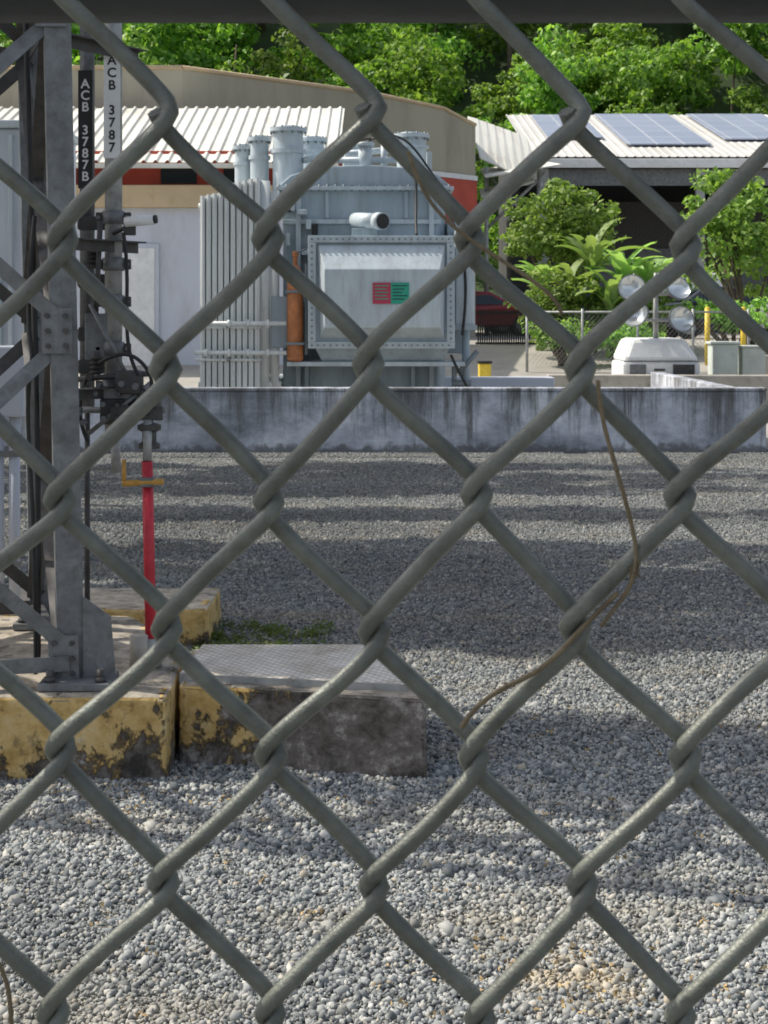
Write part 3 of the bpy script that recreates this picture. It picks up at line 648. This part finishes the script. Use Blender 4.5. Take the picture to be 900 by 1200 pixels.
cyl('awning_strut',(3.3,55,4.6),(5.2,55,6.4),.05,M['pipe'],aw); cyl('awning_strut',(5.0,55,4.5),(3.5,55,6.2),.04,M['pipe'],aw)

# ------------------------------------------------------------ forest
def treemesh(seed,nb,per,leaf,mt):
    bl=[]
    for _ in range(7):
        c=rng.normal(size=3)*np.array([.42,.42,.3]); bl+=blobs_in(c,(.42,.42,.3),nb//7,.17,.3)
    o=leaves('forest_crown',bl,per,leaf,mt,flat=.5); me=o.data; D.objects.remove(o); return me
fms=[treemesh(i,77,85,.062,M['leaf_far']) for i in range(4)]
fo=root('forest_trees',(0,95,5))
for row,(Y,n,sc) in enumerate(((82,14,4.6),(90,13,5.6),(99,13,6.2),(109,13,7.0),(118,11,7.5))):
    for i in range(n):
        X=-36+72*(i+.5*(row%2))/(n-1)+random.uniform(-1.5,1.5); y=Y+random.uniform(-3,3); s=sc*random.uniform(.75,1.2)
        z=H(X,y)+s*.85+(1.5 if row<2 else .5)
        o=D.objects.new('crown',random.choice(fms)); o.location=(X,y,z); o.scale=(s,s,s*random.uniform(.9,1.3)); o.rotation_euler=(random.uniform(-.2,.2),random.uniform(-.2,.2),random.uniform(0,6.3)); finish(o,fo)
        cyl('trunk',(X,y,H(X,y)-1),(X+random.uniform(-.5,.5),y,z),.3,M['bark'],fo,6,.12)
        if random.random()<.3:
            cyl('bare_trunk',(X+2,y-2,H(X,y)-1),(X+2+random.uniform(-.6,.6),y-2,z+s*.1),.14,M['bark'],fo,6,.05)
def frond_mesh(p,c,n,ln,w,mt,up=.9,seg=10):
    V=[];F=[]
    for i in range(n):
        a=2*math.pi*i/n+random.uniform(-.3,.3); e=random.uniform(up*.65,up*1.12); l=ln*random.uniform(.75,1.15); ww=w*random.uniform(.8,1.1)
        x=z=0; el=e; pts=[]
        for s in range(seg+1):
            pts.append((x,z)); x+=math.cos(el)*l/seg; z+=math.sin(el)*l/seg; el-=1.5/seg*random.uniform(.6,1.4)
        base=len(V)
        for s,(x,z) in enumerate(pts):
            t=s/seg; wd=ww*(math.sin(math.pi*min(1,.12+t*.88))**.6)*random.uniform(.75,1.12)+.01; ca,sa=math.cos(a),math.sin(a)
            for k in(-1,0,1): V.append((c[0]+ca*x-sa*k*wd,c[1]+sa*x+ca*k*wd,c[2]+z+(abs(k)*wd*.35)))
        for s in range(seg):
            for k in (0,1):
                if random.random()<.06: continue
                F.append((base+s*3+k,base+(s+1)*3+k,base+(s+1)*3+k+1,base+s*3+k+1))
    return mesh('fronds',V,F,mt,p,smooth=True)

# ------------------------------------------------------------ midground plants
def shrub(name,c,rad,n,per,leaf,mt,base,br=.4):
    p=root(name,(c[0],c[1],base))
    bl=blobs_in(c,rad,n,br,.2); leaves('foliage',bl,per,leaf,mt,p,flat=.55)
    for i in range(5):
        b_=random.choice(bl); limb('limb',[(c[0]+random.uniform(-.1,.1),c[1],base-.1),((c[0]+b_[0])/2,c[1],(base+b_[2])/2+.2),(b_[0],b_[1],b_[2])],.07,.02,M['bark'],p)
    return p
shrub('garden_tree',(4.3,41.5,3.9),(1.5,1.1,1.35),64,75,.15,M['leaf_sh'],1.0,.42)
shrub('garden_tree',(9.0,42,3.9),(1.9,1.2,2.0),60,80,.17,M['leaf_sh'],1.0,.5)
shrub('garden_tree',(11.8,43,4.4),(1.8,1.2,1.6),46,80,.17,M['leaf_dk'],1.0,.5)
shrub('shrub',(4.1,39.5,2.0),(1.2,.6,.95),42,70,.13,M['leaf_sh'],.9,.32)
shrub('shrub',(5.8,39.6,1.9),(1.1,.5,.8),36,70,.13,M['leaf_sh'],.9,.3)
shrub('shrub',(8.2,40,1.8),(1.3,.5,.6),26,70,.13,M['leaf_sh'],.9,.3)
shrub('shrub',(4.0,37.9,1.35),(.8,.4,.45),26,70,.1,M['leaf_sh'],.7,.26)
shrub('shrub',(5.3,37.8,1.3),(.8,.4,.42),26,70,.1,M['leaf_sh'],.7,.26)
for (X,Y,hh,ln) in ((4.9,40.2,2.3,1.7),(5.6,40,1.9,1.5),(4.3,40.0,1.6,1.4),(5.2,39.2,1.3,1.2),(6.2,40.4,1.9,1.4),(3.7,40.5,1.7,1.2)):
    bp=root('banana_plant',(X,Y,.9)); limb('stem',[(X,Y,.8),(X+.05,Y,.8+hh*.6),(X,Y,.8+hh)],.12,.07,M['banana'],bp)
    frond_mesh(bp,(X,Y,.8+hh*.85),11,ln,.16,M['banana'],1.5)

# ------------------------------------------------------------ light tower trailer
lt=root('mobile_light_tower',(5.1,32,.1))
prism('hood_base',[(4.42,31.6),(5.86,31.6),(5.86,33.2),(4.42,33.2)],.35,.95,M['white'],lt,.06)
mesh('hood',[(4.42,31.6,.952),(5.86,31.6,.952),(5.86,33.2,.952),(4.42,33.2,.952),(4.58,31.75,1.38),(5.6,31.75,1.38),(5.6,33.05,1.38),(4.58,33.05,1.38)],[(3,2,1,0),(0,1,5,4),(1,2,6,5),(2,3,7,6),(3,0,4,7),(4,5,6,7)],M['white'],lt,bevel=.09)
box('vent',5.35,5.75,31.57,31.6,.5,.9,M['steel_d'],lt,.01); box('vent',4.55,4.85,31.57,31.6,.5,.9,M['steel'],lt,.01)
box('seam',4.44,5.84,31.585,31.6,.94,.96,M['steel'],lt); box('handle',5.0,5.2,31.57,31.6,.78,.82,M['steel_d'],lt,.005)
cyl('mast',(5.08,31.9,1.2),(5.08,31.9,2.45),.05,M['pipe'],lt); cyl('mast_inner',(5.08,31.9,2.4),(5.08,31.9,2.6),.035,M['pipe'],lt)
for z in (2.2,1.72): cyl('lamp_bar',(4.5,31.85,z),(5.66,31.85,z),.028,M['pipe'],lt)
for (X,z,tx,ti) in ((4.62,2.25,-.15,72),(5.38,2.2,.35,60),(4.76,1.74,-.5,66),(5.44,1.68,.3,75)):
    for nm,prof,mt in (('flood_lamp_shell',[(.05,0),(.10,.03),(.17,.13),(.235,.2),(.255,.215),(.255,.24),(.235,.24)],M['steel']),('flood_lamp_reflector',[(.02,.10),(.10,.12),(.18,.17),(.233,.243)][::-1],M['lamp'])):
        o=lathe(nm,prof,(0,0,0),mt,None)
        bm=bmesh.new(); bm.from_mesh(o.data); bm.faces.ensure_lookup_table(); bmesh.ops.delete(bm,geom=[bm.faces[-1 if 'shell' in nm else -2]],context='FACES_ONLY'); bm.to_mesh(o.data); bm.free()
        o.parent=lt; o.matrix_parent_inverse=Matrix.Translation(-Vector(lt.location)); o.location=(X,31.8,z); o.rotation_euler=(math.radians(ti),0,tx)
    cyl('lamp_back',(X,31.85,z),(X,31.95,z+.02),.09,M['steel_d'],lt)
cyl('tow_bar',(5.8,32,.5),(6.6,32,.4),.04,M['steel_d'],lt)
for Y in (31.75,33.0): cyl('wheel',(5.1,Y-.1,.33),(5.1,Y+.1,.33),.3,M['black'],lt,20)
ub=root('utility_box',(6.8,33,0)); box('body',6.35,6.85,33,33.5,.3,1.25,M['util'],ub,.02); box('lid',6.31,6.89,32.96,33.54,1.252,1.30,M['util'],ub,.01)
ub=root('utility_box',(7.3,33,0)); box('body',6.95,7.4,33.1,33.6,.3,1.18,M['util'],ub,.02); box('lid',6.92,7.43,33.06,33.64,1.182,1.22,M['util'],ub,.01)
for X,Y in ((7.2,38),(8.0,38),(8.8,38)):
    bo=root('bollard',(X,Y,.7)); cyl('post',(X,Y,.7),(X,Y,1.95),.06,M['yellow'],bo); lathe('cap',[(.06,0),(.05,.03),(.02,.05)],(X,Y,1.95),M['yellow'],bo)
yb=root('yellow_bin',(2.1,35,.4)); box('body',1.95,2.2,35,35.4,.4,.82,M['yellow'],yb,.03); box('lid',1.93,2.22,34.98,35.42,.822,.87,M['black'],yb,.01)
mf=root('chain_link_fence',(4.5,37,.6))
pth=[]
for i in range(48):
    x=3.1+i*.1
    for s in (-1,1):
        x2=x+s*1.0; pts=[(x,37,.75),(x2,37,1.85)]
        if 2.9<x2<8.1: pth.append(pts)
tube('mesh_wire',pth,.003,M['steel'],mf,0)
for X in (3.1,4.3,5.5,6.7,7.9): cyl('post',(X,37,.5),(X,37,1.95),.03,M['pipe'],mf,8)
cyl('rail',(3.1,37,1.88),(7.9,37,1.88),.022,M['pipe'],mf,8)
bf=root('dark_mesh_fence',(2.8,42,1)); 
for i in range(27): box('slat',2.3+i*.055,2.3+i*.055+.035,42,42.02,1.0,1.95,M['black'],bf)
for z in (1.1,1.85): box('rail',2.25,3.78,41.97,41.995,z,z+.05,M['black'],bf)

# ------------------------------------------------------------ vehicles
def car(name,X,Y,ang,paint,kind='sedan'):
    z0=H(0,Y); c=root(name,(X,Y,z0))
    if kind=='van': prof=[(-2.3,.35),(-2.35,.9),(-2.3,1.9),(-2.1,2.05),(1.1,2.05),(1.75,1.3),(2.35,1.1),(2.45,.7),(2.4,.35)]; cab=[(-2.1,1.35),(-2.1,1.85),(1.05,1.88),(1.6,1.3)]
    else: prof=[(-2.2,.32),(-2.25,.65),(-2.15,.95),(-1.55,1.0),(-.95,1.38),(-.4,1.46),(.35,1.42),(1.15,.98),(2.0,.84),(2.25,.62),(2.22,.32)]; cab=[(-1.42,1.0),(-.9,1.33),(-.35,1.4),(.3,1.36),(.98,1.0)]
    def ext(nm,pr,w0,w1,mt,bev):
        n=len(pr); V=[]
        for s in(-1,1):
            for x,z in pr: w=w0 if z<1.02 else w1; V.append((x,s*w,z))
        F=[tuple(range(n)),tuple(range(n,2*n))[::-1]]+[(i,n+i,n+(i+1)%n,(i+1)%n) for i in range(n)]
        return mesh(nm,V,F,mt,None,bevel=bev)
    parts=[ext('body',prof,.88,.70,paint,.05),ext('side_windows',cab,.892,.725,M['glass'],0)]
    if kind=='sedan':
        parts.append(mesh('windscreen',[(1.13,-.66,1.05),(1.13,.66,1.05),(.45,.58,1.44),(.45,-.58,1.44)],[(0,1,2,3)],M['glass']))
        parts.append(mesh('rear_window',[(-1.53,-.64,1.06),(-1.53,.64,1.06),(-1.01,.58,1.41),(-1.01,-.58,1.41)],[(3,2,1,0)],M['glass']))
    else:
        parts.append(mesh('windscreen',[(1.79,-.66,1.39),(1.79,.66,1.39),(1.24,.6,1.98),(1.24,-.6,1.98)],[(0,1,2,3)],M['glass']))
    for x in (-1.35,1.4):
        for s in (-1,1):
            parts.append(cyl('tyre',(x,s*.72,.33),(x,s*.91,.33),.33,M['black'],None,20)); parts.append(cyl('rim',(x,s*.905,.33),(x,s*.92,.33),.2,M['cars'],None,12))
    for s in (-1,1):
        parts.append(box('headlight',2.15,2.27,s*.6-.15,s*.6+.15,.62,.75,M['lamp'],None,.01)); parts.append(box('tail_light',-2.26,-2.15,s*.65-.12,s*.65+.12,.7,.85,M['carr'],None,.01))
    for o in parts: o.parent=c
    c.rotation_euler=(0,0,ang)
car('parked_car',9.6,48,math.radians(8),M['card']); car('parked_car',12.2,46,math.radians(12),M['cars'])
car('parked_car',3.0,55,math.radians(0),M['carr']); car('parked_car',7.0,56,math.radians(-5),M['card']); car('parked_van',9.0,57,math.radians(170),M['carw'],'van')
car('parked_car',5.4,60,math.radians(5),M['carw'])

# ------------------------------------------------------------ unseen trees added left of the yard, canopies shaped to cast its shade bands
def shade_caster_tree(base,clumps,n,per,leaf):
    p=root('shade_caster_tree',base)
    for (c,rad) in clumps:
        bl=blobs_in(c,rad,n,.38,.1); leaves('foliage',bl,per,leaf,M['leaf_dk'],p)
        limb('limb',[base,(base[0]+(c[0]-base[0])*.3,base[1]+(c[1]-base[1])*.3,c[2]*.6),c],.2,.05,M['bark'],p)
shade_caster_tree((-7.5,13,0),[((-5.4,11.3,6.6),(4.8,.6,.4)),((-5.4,12.4,6.8),(4.8,.8,.4)),((-5.4,13.6,7.0),(4.8,.8,.4)),((-5.6,14.7,7),(4.6,.5,.4))],100,75,.18)
shade_caster_tree((-8.5,18,0),[((-6.2,17.2,7.4),(5.4,.55,.4)),((-6.4,19.5,7.8),(5.5,.8,.4)),((-6.4,20.8,7.9),(5.5,.7,.4)),((-6.6,22.2,8.2),(5.5,.6,.4))],95,75,.18)
shade_caster_tree((-5,8.4,0),[((-2.5,7.9,4.7),(1.1,.42,.3)),((-3.4,8.4,5.0),(1.6,.25,.2))],48,65,.12)

# ------------------------------------------------------------ light, sky, camera
sd=Vector((-.78,.25,1)).normalized()
w=D.worlds.new('World'); scene.world=w; w.use_nodes=True; nt=w.node_tree
sk=nt.nodes.new('ShaderNodeTexSky'); sk.sky_type='NISHITA'; sk.sun_disc=False; sk.dust_density=3.0
sk.sun_elevation=math.asin(sd.z); sk.sun_rotation=math.atan2(sd.x,sd.y)
hz=nt.nodes.new('ShaderNodeHueSaturation'); hz.inputs['Saturation'].default_value=.6; hz.inputs['Value'].default_value=1.2
nt.links.new(sk.outputs[0],hz.inputs['Color'])
bg=nt.nodes['Background']; nt.links.new(hz.outputs[0],bg.inputs[0]); bg.inputs[1].default_value=.15
sl=D.lights.new('sun','SUN'); sl.energy=4.7; sl.angle=math.radians(.6); sl.color=(1,.94,.83)
so=D.objects.new('sun',sl); so.rotation_euler=sd.to_track_quat('Z','Y').to_euler(); so.location=(-20,10,30); COL.objects.link(so)
cam=D.cameras.new('camera'); co=D.objects.new('camera',cam); COL.objects.link(co); scene.camera=co
co.location=(0,0,1.8); co.rotation_euler=(math.pi/2,0,0); cam.lens=60; cam.sensor_width=36; cam.shift_y=-230/1200
cam.clip_start=.05; cam.clip_end=2000
cam.dof.use_dof=True; cam.dof.focus_distance=1.3; cam.dof.aperture_fstop=60
scene.view_settings.view_transform='Standard'; scene.view_settings.look='None'; scene.view_settings.exposure=0
